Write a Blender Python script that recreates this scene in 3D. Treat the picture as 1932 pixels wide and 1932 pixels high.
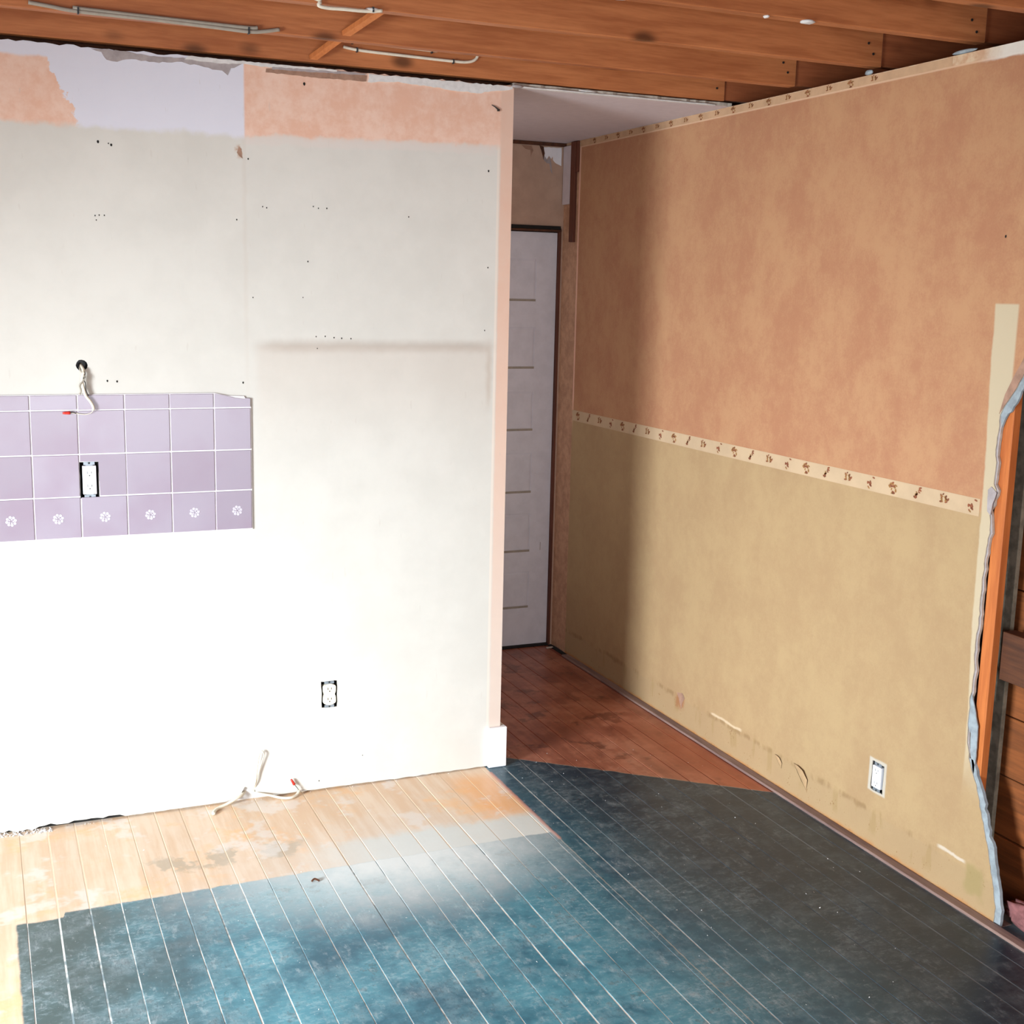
import bpy, bmesh, math, random
from mathutils import Vector
random.seed(7)
scn = bpy.context.scene
for o in list(bpy.data.objects): bpy.data.objects.remove(o)
COL = scn.collection

# ------------------------------------------------------------ camera, light, exposure
H = 2.44; W = 0.8655; D = 1.397          # ceiling height, right wall plane x, far wall plane y
camd = bpy.data.cameras.new('camera'); cam = bpy.data.objects.new('camera', camd); COL.objects.link(cam)
cam.location = (-1.7311, -4.0629, 1.7566)
cam.rotation_euler = (1.393824, -0.022329, -0.404691)
camd.sensor_width = 36; camd.lens = 2338.95/1932*36; camd.clip_start = .05
scn.camera = cam
scn.view_settings.view_transform = 'Standard'; scn.view_settings.look = 'None'
scn.view_settings.exposure = 0.0; scn.view_settings.gamma = 1; scn.view_settings.use_curve_mapping = False
wd = bpy.data.worlds.new('world'); scn.world = wd; wd.use_nodes = True
wd.node_tree.nodes['Background'].inputs[0].default_value = (.80, .90, 1, 1)
wd.node_tree.nodes['Background'].inputs[1].default_value = 1.2
def area(name, loc, rot, sx, sy, power, col):
    l = bpy.data.lights.new(name, 'AREA'); l.shape = 'RECTANGLE'; l.size = sx; l.size_y = sy
    l.energy = power; l.color = col
    o = bpy.data.objects.new(name, l); COL.objects.link(o); o.location = loc; o.rotation_euler = rot
    return o
scn.cycles.max_bounces = 6; scn.cycles.diffuse_bounces = 4; scn.cycles.glossy_bounces = 2
XS, YB = -4.30, -5.4                       # side wall and back wall planes (behind / left of the camera's view)
# daylight entering by the low window in the side wall and by the window behind the camera
sl_ = area('side_window_daylight', (XS+.14, -2.42, .95), (0, 0, 0), 1.10, 1.15, 118, (.86, .945, 1))
area('hall_fill', (-.12, .76, 1.45), (0, math.radians(-90), 0), 1.7, 1.0, 3.6, (1, .95, .93))   # added fill that brightens the hallway
sl_.rotation_euler = Vector((.84, .40, -.22)).to_track_quat('-Z', 'Y').to_euler(); sl_.data.spread = math.radians(84)
area('back_window_daylight', (-1.1, YB+.03, 1.20), (math.radians(90), 0, 0), 2.8, 1.3, 70, (.96, .97, 1))

# ------------------------------------------------------------ shader helpers
class NT:
    def __init__(s, name):
        s.m = bpy.data.materials.new(name); s.m.use_nodes = True; s.t = s.m.node_tree
        s.n = s.t.nodes; s.b = s.n['Principled BSDF']
        s.geo = s.n.new('ShaderNodeNewGeometry')
        sp = s.n.new('ShaderNodeSeparateXYZ'); s.t.links.new(s.geo.outputs['Position'], sp.inputs[0])
        s.x, s.y, s.z = (V(s, sp.outputs[i]) for i in range(3))
    def math(s, op, *a):
        nd = s.n.new('ShaderNodeMath'); nd.operation = op
        for i, v in enumerate(a): s.put(nd.inputs[i], v)
        return V(s, nd.outputs[0])
    def put(s, inp, v):
        if isinstance(v, V): s.t.links.new(v.s, inp)
        else: inp.default_value = v
    def step(s, v, e, w=.004):             # smooth 0->1 as v rises past e
        nd = s.n.new('ShaderNodeMapRange'); nd.interpolation_type = 'SMOOTHSTEP'
        s.put(nd.inputs[0], v); s.put(nd.inputs[1], s.sub(e, w)); s.put(nd.inputs[2], s.add(e, w))
        nd.inputs[3].default_value = 0; nd.inputs[4].default_value = 1
        return V(s, nd.outputs[0])
    def add(s, a, b): return s.math('ADD', a, b) if isinstance(a, V) or isinstance(b, V) else a+b
    def sub(s, a, b): return s.math('SUBTRACT', a, b) if isinstance(a, V) or isinstance(b, V) else a-b
    def band(s, v, a, b, w=.004): return s.step(v, a, w)*(1-s.step(v, b, w))
    def noise(s, scale, detail=4, rough=.6, stretch=(1, 1, 1), seed=0.):
        mp = s.n.new('ShaderNodeMapping'); s.t.links.new(s.geo.outputs['Position'], mp.inputs[0])
        mp.inputs['Scale'].default_value = stretch; mp.inputs['Location'].default_value = (seed, seed*1.7, seed*.6)
        nd = s.n.new('ShaderNodeTexNoise'); s.t.links.new(mp.outputs[0], nd.inputs['Vector'])
        nd.inputs['Scale'].default_value = scale; nd.inputs['Detail'].default_value = min(detail, 4)
        nd.inputs['Roughness'].default_value = rough
        return V(s, nd.outputs['Fac'] if 'Fac' in nd.outputs else nd.outputs[0])
    def mix(s, a, b, f):
        nd = s.n.new('ShaderNodeMix'); nd.data_type = 'RGBA'; nd.clamp_factor = True
        s.put(nd.inputs[0], f)
        for i, v in ((6, a), (7, b)):
            if isinstance(v, V): s.t.links.new(v.s, nd.inputs[i])
            else: nd.inputs[i].default_value = (*v, 1)
        return V(s, nd.outputs[2])
    def bump(s, h, strength=.3, dist=.003):
        nd = s.n.new('ShaderNodeBump'); nd.inputs['Strength'].default_value = strength
        nd.inputs['Distance'].default_value = dist; s.put(nd.inputs['Height'], h)
        s.t.links.new(nd.outputs[0], s.b.inputs['Normal'])
    def out(s, col, rough=.8, spec=.5, metal=0):
        if isinstance(col, V): s.t.links.new(col.s, s.b.inputs['Base Color'])
        else: s.b.inputs['Base Color'].default_value = (*col, 1)
        s.put(s.b.inputs['Roughness'], rough); s.b.inputs['Specular IOR Level'].default_value = spec
        s.b.inputs['Metallic'].default_value = metal
        return s.m
class V:
    def __init__(s, t, k): s.t = t; s.s = k
    def __add__(a, b): return a.t.math('ADD', a, b)
    def __radd__(a, b): return a.t.math('ADD', b, a)
    def __sub__(a, b): return a.t.math('SUBTRACT', a, b)
    def __rsub__(a, b): return a.t.math('SUBTRACT', b, a)
    def __mul__(a, b): return a.t.math('MULTIPLY', a, b)
    def __rmul__(a, b): return a.t.math('MULTIPLY', b, a)
def rgb(r, g, b):                          # sRGB 0-255 -> linear
    f = lambda c: (c/255/12.92 if c <= 10 else ((c/255+.055)/1.055)**2.4)
    return (f(r), f(g), f(b))

def m_plain(name, c, rough=.7, var=.12, scale=30, spec=.4, metal=0):
    t = NT(name); n = t.noise(scale, 4)
    d = tuple(v*(1-var*2) for v in c)
    return t.out(t.mix(d, c, t.step(n, .48, .2)), rough, spec, metal)
def m_wood(name, c1, c2, axis='x', rough=.5, knots=True, scale=10, spec=.35):
    t = NT(name); st = {'x': (.12, 1.6, 1.6), 'y': (1.6, .12, 1.6), 'z': (1.6, 1.6, .12)}[axis]
    g = t.noise(scale*2.2, 6, .65, st); f = t.noise(scale*9, 3, .6, st, 4.); lo = t.noise(3., 3, .6, tuple(.4+.6*v for v in st), 9.)
    c = t.mix(c1, c2, t.step(g*.5+f*.2+lo*.3, .5, .14))
    if knots:
        vo = t.n.new('ShaderNodeTexVoronoi'); mp = t.n.new('ShaderNodeMapping')
        mp.inputs['Scale'].default_value = {'x': (.55, 1, 1), 'y': (1, .55, 1), 'z': (1, 1, .55)}[axis]
        t.t.links.new(t.geo.outputs['Position'], mp.inputs[0]); t.t.links.new(mp.outputs[0], vo.inputs['Vector'])
        vo.inputs['Scale'].default_value = 7.5
        k = 1-t.step(V(t, vo.outputs['Distance']), .15, .09)
        c = t.mix(c, tuple(v*.16 for v in c1), k*.8)
    t.bump(g, .25, .002)
    return t.out(c, rough, spec)

# ---- left wall: cream paint under the cupboards, peach sponge paint above, an unpainted white stretch
def mat_wall_left():
    t = NT('left_wall_paint'); x, z = t.x, t.z
    n1 = t.noise(7, 5, .65); n2 = t.noise(45, 3, .6, seed=3.); n3 = t.noise(2.2, 3, seed=8.); w = t.noise(16, 4, .6, seed=5.)
    cream = t.mix(rgb(204, 201, 194), rgb(211, 208, 201), t.step(n1*.5+n3*.5, .5, .15))
    peach = t.mix(rgb(222, 178, 155), rgb(230, 197, 179), t.step(n1*.6+n2*.4, .5, .13))
    white = t.mix(rgb(212, 212, 224), rgb(220, 220, 230), n1)
    zz = z+(w-.5)*.045-.02*t.step(x, -.55, .5)
    lav = t.band(x+(w-.5)*.22+(n2-.5)*.05, -1.45, -.919, .0035)
    lav = t.band(x+((w-.5)*.16-(z-2.3)*-.42*1.0+(n2-.5)*.04)*(1-t.step(x, -1.2, .15)), -1.45, -.919, .004)
    up = t.mix(peach, white, lav)
    up = t.mix(up, white, t.step(z+(w-.5)*.02, 2.402, .006)*(1-t.step(x, -.92, .002)))
    upm = t.step(zz, 2.215, .012)
    c = t.mix(cream, up, upm)
    # pale plaster seam under the band, right part
    c = t.mix(c, rgb(214, 205, 198), t.band(zz, 2.192, 2.222, .008)*t.step(x, -.92, .01)*.75*(1-t.step(x, -.06, .01)))
    # peach strip down the free edge of the wall
    es = t.step(x+(w-.5)*.008, -.046, .006)*(.45+.55*t.step(z+(n1-.5)*1.0, .9, .9))
    c = t.mix(c, t.mix(rgb(216, 172, 150), rgb(218, 194, 178), n1), es)
    c = t.mix(c, rgb(232, 216, 202), t.band(x, -.056, -.048, .003)*.5*(1-upm))
    # vertical taping seam
    c = t.mix(c, rgb(196, 184, 172), t.band(x+(w-.5)*.012, -.928, -.916, .006)*.22*(1-upm)*t.step(z, 1.5, .3))
    # grimy line left by the appliance that stood here and the dust below it
    g = t.band(z+(w-.5)*.02, 1.545, 1.575, .017)*t.band(x, -.87, -.075, .05)
    c = t.mix(c, rgb(150, 128, 112), g*.42)
    c = t.mix(c, rgb(170, 148, 130), t.band(x+(w-.5)*.02, -.082, -.064, .01)*t.band(z, 1.36, 1.56, .05)*.4)
    c = t.mix(c, rgb(190, 172, 158), (1-t.step(z, 1.56, .01))*t.step(z, 1.35, .2)*t.band(x, -.89, -.07, .02)*.25)
    c = t.mix(c, rgb(170, 142, 104), t.band(z+(n2-.5)*.03, .93, .965, .01)*0)
    # rusty stain at the seam
    c = t.mix(c, rgb(168, 112, 62), t.band(x+(n2-.5)*.035, -.944, -.930, .006)*t.band(z+(w-.5)*.02, 2.15, 2.185, .01)*.8)
    # scuffs near the tile edge
    c = t.mix(c, rgb(190, 182, 174), t.step(t.noise(60, 2, stretch=(1, 1, .2), seed=2.), .71, .03)*.25)
    t.bump(n2*.5+n1*.5, .12, .002)
    return t.out(c, .62, .3)

# ---- right wall: peach sponge-look paper above, tan paper below, bare plaster at the hall end
def mat_wall_right():
    t = NT('right_wall_paper'); y, z = t.y, t.z
    n1 = t.noise(5.5, 5, .62, (1, 1, .8)); n2 = t.noise(26, 4, .65, seed=3.); n4 = t.noise(150, 2, .5, seed=6.); w = t.noise(14, 4, .6, seed=5.)
    s = n1*.55+n2*.3+n4*.15
    up = t.mix(rgb(170, 120, 90), rgb(182, 138, 102), t.step(s, .5, .13))
    lo = t.mix(rgb(164, 135, 100), rgb(173, 146, 108), t.step(s, .5, .14))
    c = t.mix(lo, up, t.step(z, 1.17, .01))
    # strip of dirty plaster where the skirting board was
    below = 1-t.step(z+(w-.5)*.03, .118, .006)
    c = t.mix(c, rgb(164, 138, 104), below*.6)
    ln = t.band(z+(w-.5)*.035, .112, .13, .007)*t.step(t.noise(9, 4, .7, (1, 1, .3), 2.), .53, .06)
    c = t.mix(c, rgb(118, 90, 56), ln*.45)
    dr = t.band(z+(n2-.5)*.10, .05, .125, .02)*t.step(t.noise(12, 3, .6, (1, 1.6, .25), 7.), .60, .03)
    c = t.mix(c, rgb(150, 124, 82), dr*.45)
    c = t.mix(c, rgb(178, 110, 44), (1-t.step(z+(w-.5)*.03, .012, .01))*.7)
    c = t.mix(c, rgb(120, 80, 40), t.step(n4*.5+n2*.5, .63, .02)*below*.5)
    pt = lambda a, b, zz: t.band(y, b, a, .01)*t.band(z+(w-.5)*.022, zz-.005, zz+.005, .003)
    c = t.mix(c, rgb(236, 218, 190), pt(-.09, -.30, .132)*.4)
    c = t.mix(c, rgb(220, 214, 204), pt(-1.36, -1.47, .135)*.5)
    c = t.mix(c, rgb(150, 132, 88), t.band(y+(w-.5)*.08, -1.545, -1.475, .012)*t.band(z+(w-.5)*.08, .05, .135, .015)*.75)
    # rusty drip
    c = t.mix(c, rgb(150, 84, 50), t.band(y+(n2-.5)*.05, .115, .185, .012)*t.band(z+(n2-.5)*.07, .08, .13, .015)*.55)
    # unpapered cream stripe along the torn edge
    ye = y+(w-.5)*.012
    st = (1-t.step(ye, t.add(-1.396, (1-t.step(z, 1.45, .35))*-.018-.02*(1-t.step(z, .7, .25))), .004))*(1-t.step(z, 1.75, .004))
    st = st*t.math('MAXIMUM', t.step(y, t.add(-1.478, -.004), .005), 1-t.step(z, 1.5, .02))
    st = st*t.step(z+(w-.5)*.1, .42, .12)
    c = t.mix(c, rgb(190, 174, 146), st)
    # bare plaster at the hallway corner
    bare = t.step(y+(w-.5)*.01, 1.238, .003)
    c = t.mix(c, t.mix(rgb(170, 130, 104), rgb(196, 154, 124), t.step(n2, .5, .2)), bare)
    c = t.mix(c, rgb(236, 190, 168), t.band(y+(w-.5)*.008, 1.226, 1.240, .003)*t.step(z, 1.18, .1)*.8)
    # raw edge left by the old ceiling
    tp = t.step(z+(w-.5)*.012, 2.412, .003)
    c = t.mix(c, t.mix(rgb(194, 156, 124), rgb(212, 190, 160), t.step(n2, .5, .12)), tp*.85)
    c = t.mix(c, rgb(212, 178, 148), t.band(z, 2.408, 2.413, .002)*.8*(1-bare))
    c = t.mix(c, rgb(220, 218, 210), t.step(z+(w-.5)*.02, 2.405, .004)*(1-t.step(y+(w-.5)*.1, -1.3, .06))*.8)
    # unpainted rim round the socket
    rim = t.band(y+(w-.5)*.006, -1.111, -1.029, .004)*t.band(z+(w-.5)*.01, .187, .299, .004)
    c = t.mix(c, rgb(190, 184, 172), rim*.85)
    t.bump(n2*.6+n4*.4, .18, .002)
    return t.out(c, .75, .25)

# ---- floor masks shared by the boards and the dusty joints between them
def floor_masks(t):
    x, y = t.x, t.y; w = t.noise(18, 4, .6, seed=5.)
    j = (w-.5)*.022
    r1 = t.step(x+j*.4, -.058, .003)*(1-t.step(y+x*.825+j, .107, .006))
    yl = t.add(-.597, (1-t.step(x, -1.58, .004))*-.03)
    r2 = (1-t.step(x+j*.4, -.058, .003))*(1-t.step(y+j, yl, .005))*t.step(x+j*.5, -1.706, .004)
    painted = t.math('MAXIMUM', r1, r2)
    hall = t.step(x, -.05, .004)*(1-r1)
    return painted, hall, w
def mat_floor():
    t = NT('painted_floorboards'); x, y = t.x, t.y; painted, hall, w = floor_masks(t)
    oi = t.n.new('ShaderNodeObjectInfo'); rnd = V(t, oi.outputs['Random'])
    g = t.noise(22, 5, .6, (1.6, .12, 1)); g2 = t.noise(8, 4, .6, (1, .5, 1), 3.)
    n = t.noise(4.5, 6, .66, seed=1.); n2 = t.noise(22, 5, .7, (1, 1, 1), 2.); n3 = t.noise(1.3, 3, .5, seed=6.)
    # old paint, blue green, scuffed
    p = t.mix(rgb(42, 92, 112), rgb(84, 148, 164), t.step(n*.5+n2*.2+n3*.3, .5, .12))
    p = t.mix(p, rgb(66, 80, 76), (1-t.step(x+(n-.5)*.5, -1.36, .30))*.85)  # left end toned down: weaker light near the window wall, painted in
    p = t.mix(p, rgb(26, 37, 50), t.step(x+(n-.5)*.5+y*.15, -.12, .42)*.85)  # darker towards the right: the falling light is painted into the colour
    p = t.mix(p, rgb(28, 36, 42), t.step(n2*.7+n*.3, .60, .03)*.45)
    # trodden plaster dust and painted floor glare
    sc = t.noise(5, 9, .8, (1, 1.6, 1), 12.); sc2 = t.noise(12, 7, .8, (2.4, .8, 1), 15.)
    p = t.mix(p, rgb(168, 184, 190), t.step(sc*.6+n2*.4, .55, .10)*.26)
    p = t.mix(p, rgb(190, 200, 204), t.step(sc2*.7+n2*.3, .59, .06)*.30)
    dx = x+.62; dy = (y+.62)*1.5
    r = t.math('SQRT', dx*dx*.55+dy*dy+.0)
    glare_dust = (1-t.step(r+(n-.5)*.45+(n2-.5)*.2, .30, .34))  # pale oval of floor glare painted in, together with some dust
    
    fs = t.noise(38, 6, .8, (1, 2.2, 1), 51.); fs2 = t.noise(55, 5, .8, (2.4, .9, 1), 57.)
    p = t.mix(p, rgb(176, 196, 204), t.step(fs*.6+n*.4, .575, .05)*.30)
    p = t.mix(p, rgb(24, 44, 56), t.step(fs2*.6+sc*.4, .58, .05)*.40)
    sp = t.step(t.noise(95, 2, .5, seed=21.), .745, .012)
    p = t.mix(p, rgb(222, 226, 226), sp*.8)
    # pale bare boards where the cupboards stood
    b = t.mix(rgb(216, 184, 152), rgb(226, 204, 180), t.step(g*.6+g2*.4, .5, .12))
    b = t.mix(b, rgb(236, 182, 120), t.step(n*.7+n2*.3, .585, .07)*.55)
    b = t.mix(b, rgb(236, 164, 84), t.band(x+(w-.5)*.06, -.22, -.06, .05)*t.band(y, -.42, -.06, .06)*.6)
    glue = t.band(y+(n2-.5)*.14, -.46, -.36, .02)*t.band(x+(w-.5)*.2, -1.33, -.86, .04)*t.step(t.noise(7, 4, .6, seed=31.), .5, .025)
    b = t.mix(b, rgb(176, 160, 138), glue*.75)
    b = t.mix(b, rgb(226, 220, 214), t.step(t.noise(6, 4, .6, seed=36.), .60, .04)*.6)
    b = t.mix(b, rgb(206, 214, 212), t.band(y+(n2-.5)*.06+(n-.5)*.1, -.62, -.44, .03)*t.step(x+(n-.5)*.2, -.75, .2)*.85)  # whitish band: glare and dust painted onto the bare boards
    # worn red brown boards of the hallway
    h = t.mix(rgb(134, 78, 60), rgb(172, 108, 84), t.step(g*.45+n*.55, .5, .13))
    h = t.mix(h, rgb(190, 138, 114), t.step(n2*.5+n*.5, .545, .06)*.38)
    h = t.mix(h, rgb(76, 38, 28), t.step(t.noise(7, 5, .7, seed=41.), .60, .05)*.6)
    h = t.mix(h, rgb(172, 80, 42), t.step(x, .62, .14)*(1-t.step(y, .25, .35))*.55)
    p = t.mix(p, rgb(15, 29, 46), t.step(x+(n-.5)*.7+y*.1, .0, .55)*.66)  # deepens the painted shade on the right side
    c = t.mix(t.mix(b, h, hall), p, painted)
    c = t.mix(c, rgb(206, 136, 118), t.band(x+(w-.5)*.008, -.064, -.052, .003)*t.band(y, -.655, -.05, .006)*.7)
    c = t.mix(c, rgb(222, 228, 228), glare_dust*.85*(1-t.step(x, -.056, .004))*(.35+.65*painted+.3*t.step(x, -.8, .3)))
    c = t.mix(c, (0, 0, 0), rnd*.08)
    t.bump(g*.4+n2*.6, .22, .002)
    return t.out(c, t.math('ADD', .25, n2*.22), .42)
def mat_joint():
    t = NT('floor_joint_filler'); painted, hall, w = floor_masks(t)
    n = t.noise(5, 4, .7, (1, 1, 1), 3.)
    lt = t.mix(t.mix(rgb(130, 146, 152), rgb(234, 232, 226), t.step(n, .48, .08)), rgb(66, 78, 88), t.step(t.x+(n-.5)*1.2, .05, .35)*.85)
    c = t.mix(t.mix(rgb(226, 204, 178), rgb(128, 72, 54), hall), lt, painted)
    return t.out(c, .8, .2)

M = {}
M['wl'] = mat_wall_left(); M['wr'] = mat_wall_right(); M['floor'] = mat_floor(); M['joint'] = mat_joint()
M['joist'] = m_wood('stained_joist_wood', rgb(158, 92, 54), rgb(192, 122, 76), 'x', .5)
M['joist2'] = m_wood('stained_joist_wood_darker', rgb(136, 74, 44), rgb(164, 94, 58), 'x', .55)
M['brace'] = m_wood('brace_wood', rgb(176, 100, 54), rgb(202, 126, 74), 'z', .55, False)
M['stud'] = m_wood('stud_wood', rgb(172, 92, 44), rgb(204, 120, 62), 'z', .55, False)
M['dark'] = m_wood('old_dark_wood', rgb(66, 38, 24), rgb(98, 58, 34), 'y', .7, False)
M['darkz'] = m_wood('old_dark_wood_upright', rgb(78, 42, 30), rgb(108, 62, 44), 'z', .7, False)
M['sheath'] = m_wood('sheathing_wood', rgb(104, 58, 28), rgb(150, 86, 42), 'y', .7, True, 7)
M['gyp'] = m_plain('gypsum_core', rgb(186, 176, 164), .9, .12, 60)
M['gypblue'] = m_plain('gypsum_torn', rgb(156, 166, 172), .9, .16, 40)
M['chip'] = m_plain('torn_paper_grey', rgb(172, 162, 162), .9, .12, 35)
M['chipw'] = m_plain('loose_white_plaster', rgb(222, 220, 218), .9, .08, 50)
M['chipb'] = m_plain('torn_paper_brown', rgb(168, 132, 112), .9, .15, 35)
M['white'] = m_plain('white_paint', rgb(236, 236, 240), .5, .03, 20)
M['door'] = m_plain('door_white_paint', rgb(214, 214, 222), .45, .05, 14)
M['ceil'] = m_plain('hall_ceiling_paint', rgb(206, 196, 200), .8, .03, 30)
M['far'] = m_plain('hall_plaster', rgb(186, 156, 136), .8, .07, 12)
M['side'] = m_plain('room_plaster', rgb(220, 210, 198), .8, .04, 10)
M['black'] = m_plain('dark_gap', (.012, .011, .010), .9, .1)
M['box'] = m_plain('steel_box', rgb(70, 74, 78), .5, .15, 40, .5, .6)
M['strap'] = m_plain('zinc_strap', rgb(176, 186, 196), .4, .12, 60, .5, .7)
M['ivory'] = m_plain('ivory_plastic', rgb(234, 226, 206), .35, .02)
M['plastic'] = m_plain('white_plastic', rgb(238, 240, 246), .35, .02)
M['cable'] = m_plain('cable_jacket', rgb(226, 218, 200), .45, .06, 40)
M['cableg'] = m_plain('cable_jacket_grey', rgb(160, 152, 140), .45, .08, 40)
M['red'] = m_plain('red_wire_nut', rgb(206, 52, 40), .35, .05)
M['wire'] = m_plain('dark_wire', rgb(40, 38, 36), .4, .05)
M['tile'] = None
M['grout'] = m_plain('grout', rgb(226, 222, 226), .8, .04, 80)
M['motif'] = m_plain('tile_motif_glaze', rgb(204, 198, 210), .4, .10, 120)
M['border'] = m_plain('border_paper', rgb(194, 168, 136), .8, .05, 12)
M['flower'] = m_plain('border_print', rgb(142, 82, 54), .8, .25, 60)
M['flower2'] = m_plain('border_print_leaf', rgb(158, 112, 62), .8, .2, 60)
M['ins'] = m_plain('pink_insulation', rgb(150, 98, 98), .95, .2, 40)
M['curb'] = m_wood('curb_wood', rgb(112, 90, 86), rgb(150, 124, 114), 'y', .7, False)
M['plank'] = m_plain('grey_plank', rgb(142, 138, 122), .85, .25, 25)
def mat_tile():
    t = NT('mauve_glazed_tile'); oi = t.n.new('ShaderNodeObjectInfo'); r = V(t, oi.outputs['Random'])
    c = t.mix(rgb(152, 140, 154), rgb(164, 154, 168), r)
    c = t.mix(c, rgb(146, 124, 142), t.step(t.noise(5, 3, .5), .55, .15)*.4)
    return t.out(c, .22, .5)
M['tile'] = mat_tile()

# ------------------------------------------------------------ mesh helpers
def put(name, me, mat, parent=None, **kw):
    o = bpy.data.objects.new(name, me); COL.objects.link(o)
    if mat is not None and not me.materials:
        for m in (mat if isinstance(mat, (list, tuple)) else [mat]): me.materials.append(m)
    if parent is not None: o.parent = parent
    for k, v in kw.items(): o[k] = v
    return o
def thing(name, label, cat, group=None, loc=(0, 0, 0)):
    o = bpy.data.objects.new(name, None); COL.objects.link(o); o.location = loc; o.empty_display_size = .05
    o['label'] = label; o['category'] = cat
    if group: o['group'] = group
    return o
def B(bm, x0, x1, y0, y1, z0, z1, bev=0):
    vs = [bm.verts.new(p) for p in [(x0, y0, z0), (x1, y0, z0), (x1, y1, z0), (x0, y1, z0), (x0, y0, z1), (x1, y0, z1), (x1, y1, z1), (x0, y1, z1)]]
    fs = [bm.faces.new([vs[i] for i in f]) for f in [(3, 2, 1, 0), (4, 5, 6, 7), (0, 1, 5, 4), (1, 2, 6, 5), (2, 3, 7, 6), (3, 0, 4, 7)]]
    if bev: bmesh.ops.bevel(bm, geom=list({e for f in fs for e in f.edges}), offset=bev, segments=1, affect='EDGES')
def mk(bm, name='m', smooth=False):
    me = bpy.data.meshes.new(name); bmesh.ops.recalc_face_normals(bm, faces=bm.faces)
    bm.to_mesh(me); bm.free()
    if smooth: me.polygons.foreach_set('use_smooth', [True]*len(me.polygons))
    return me
def box(name, mat, parent, x0, x1, y0, y1, z0, z1, bev=0, **kw):
    bm = bmesh.new(); B(bm, x0, x1, y0, y1, z0, z1, bev); return put(name, mk(bm, name), mat, parent, **kw)
def sheet(name, outline, holes, depth, tf, mats, parent=None, **kw):
    """extruded flat sheet with holes; outline in (u,v); tf maps (u,v,w) to world; rim gets mats[1]"""
    cu = bpy.data.curves.new(name, 'CURVE'); cu.dimensions = '2D'; cu.fill_mode = 'BOTH'; cu.extrude = depth/2
    for loop in [outline]+holes:
        s = cu.splines.new('POLY'); s.points.add(len(loop)-1); s.use_cyclic_u = True
        for i, (u, v) in enumerate(loop): s.points[i].co = (u, v, 0, 1)
    tmp = bpy.data.objects.new('tmp', cu); COL.objects.link(tmp)
    me = bpy.data.meshes.new_from_object(tmp.evaluated_get(bpy.context.evaluated_depsgraph_get()))
    bpy.data.objects.remove(tmp)
    me.materials.clear()
    for m in mats: me.materials.append(m)
    nz = [abs(p.normal.z) for p in me.polygons]
    for p, a in zip(me.polygons, nz): p.material_index = 0 if (a > .5 or len(mats) == 1) else 1; p.use_smooth = False
    for v in me.vertices: v.co = tf(v.co.x, v.co.y, v.co.z+depth/2)
    me.update()
    bm = bmesh.new(); bm.from_mesh(me); bmesh.ops.recalc_face_normals(bm, faces=bm.faces); bm.to_mesh(me); bm.free()
    me.name = name
    return put(name, me, None, parent, **kw)
def smoothpath(pts, n=6):
    P = [Vector(p) for p in pts]; P = [P[0]]+P+[P[-1]]; out = []
    for i in range(1, len(P)-2):
        a, b, c, d = P[i-1:i+3]
        for k in range(n):
            t = k/n; out.append(.5*((2*b)+(-a+c)*t+(2*a-5*b+4*c-d)*t*t+(-a+3*b-3*c+d)*t**3))
    out.append(P[-2]); return out
def tube(bm, pts, r, seg=8, flat=1.0, smooth=6, taper=None):
    P = smoothpath(pts, smooth) if smooth else [Vector(p) for p in pts]
    rings = []; up = Vector((.13, .3, .95)).normalized()
    for i, p in enumerate(P):
        d = (P[min(i+1, len(P)-1)]-P[max(i-1, 0)]).normalized()
        a = d.cross(up)
        if a.length < .1: a = d.cross(Vector((1, 0, 0)))
        a.normalize(); b = d.cross(a).normalized(); rr = r if not taper else r*(taper[0]+(taper[1]-taper[0])*i/(len(P)-1))
        rings.append([bm.verts.new(p+a*math.cos(2*math.pi*k/seg)*rr*flat+b*math.sin(2*math.pi*k/seg)*rr) for k in range(seg)])
    for A, C in zip(rings, rings[1:]):
        for k in range(seg): bm.faces.new([A[k], A[(k+1) % seg], C[(k+1) % seg], C[k]])
    bm.faces.new(rings[0][::-1]); bm.faces.new(rings[-1])
def mtube(name, mat, parent, pts, r, **kw):
    e = {k: kw.pop(k) for k in ('label', 'category', 'group', 'kind') if k in kw}
    bm = bmesh.new(); tube(bm, pts, r, **kw); return put(name, mk(bm, name, True), mat, parent, **e)
def polyplate(name, mat, parent, pts, axis, at, th, jag=0, **kw):
    """irregular thin plate; axis 'y' -> pts (x,z) facing -y ; axis 'x' -> pts (y,z) facing -x"""
    q = []
    for i, p in enumerate(pts):
        r = pts[(i+1) % len(pts)]; L = math.dist(p, r); k = max(1, int(L/.012)) if jag else 1
        for j in range(k):
            q.append((p[0]+(r[0]-p[0])*j/k+random.uniform(-jag, jag), p[1]+(r[1]-p[1])*j/k+random.uniform(-jag, jag)))
    tf = (lambda u, v, w: (u, at-w, v)) if axis == 'y' else (lambda u, v, w: (at-w, u, v))
    return sheet(name, q, [], th, tf, [mat] if not isinstance(mat, (list, tuple)) else mat, parent, **kw)
def circ(cx, cy, r, n=14, jag=0, sx=1):
    return [(cx+sx*(r+random.uniform(-jag, jag))*math.cos(2*math.pi*k/n), cy+(r+random.uniform(-jag, jag))*math.sin(2*math.pi*k/n)) for k in range(n)]
def jagrect(x0, x1, z0, z1, j=.0015):
    pts = []
    for a, b in (((x0, z0), (x1, z0)), ((x1, z0), (x1, z1)), ((x1, z1), (x0, z1)), ((x0, z1), (x0, z0))):
        for k in range(5): pts.append((a[0]+(b[0]-a[0])*k/5+random.uniform(-j, j), a[1]+(b[1]-a[1])*k/5+random.uniform(-j, j)))
    return pts

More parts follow.
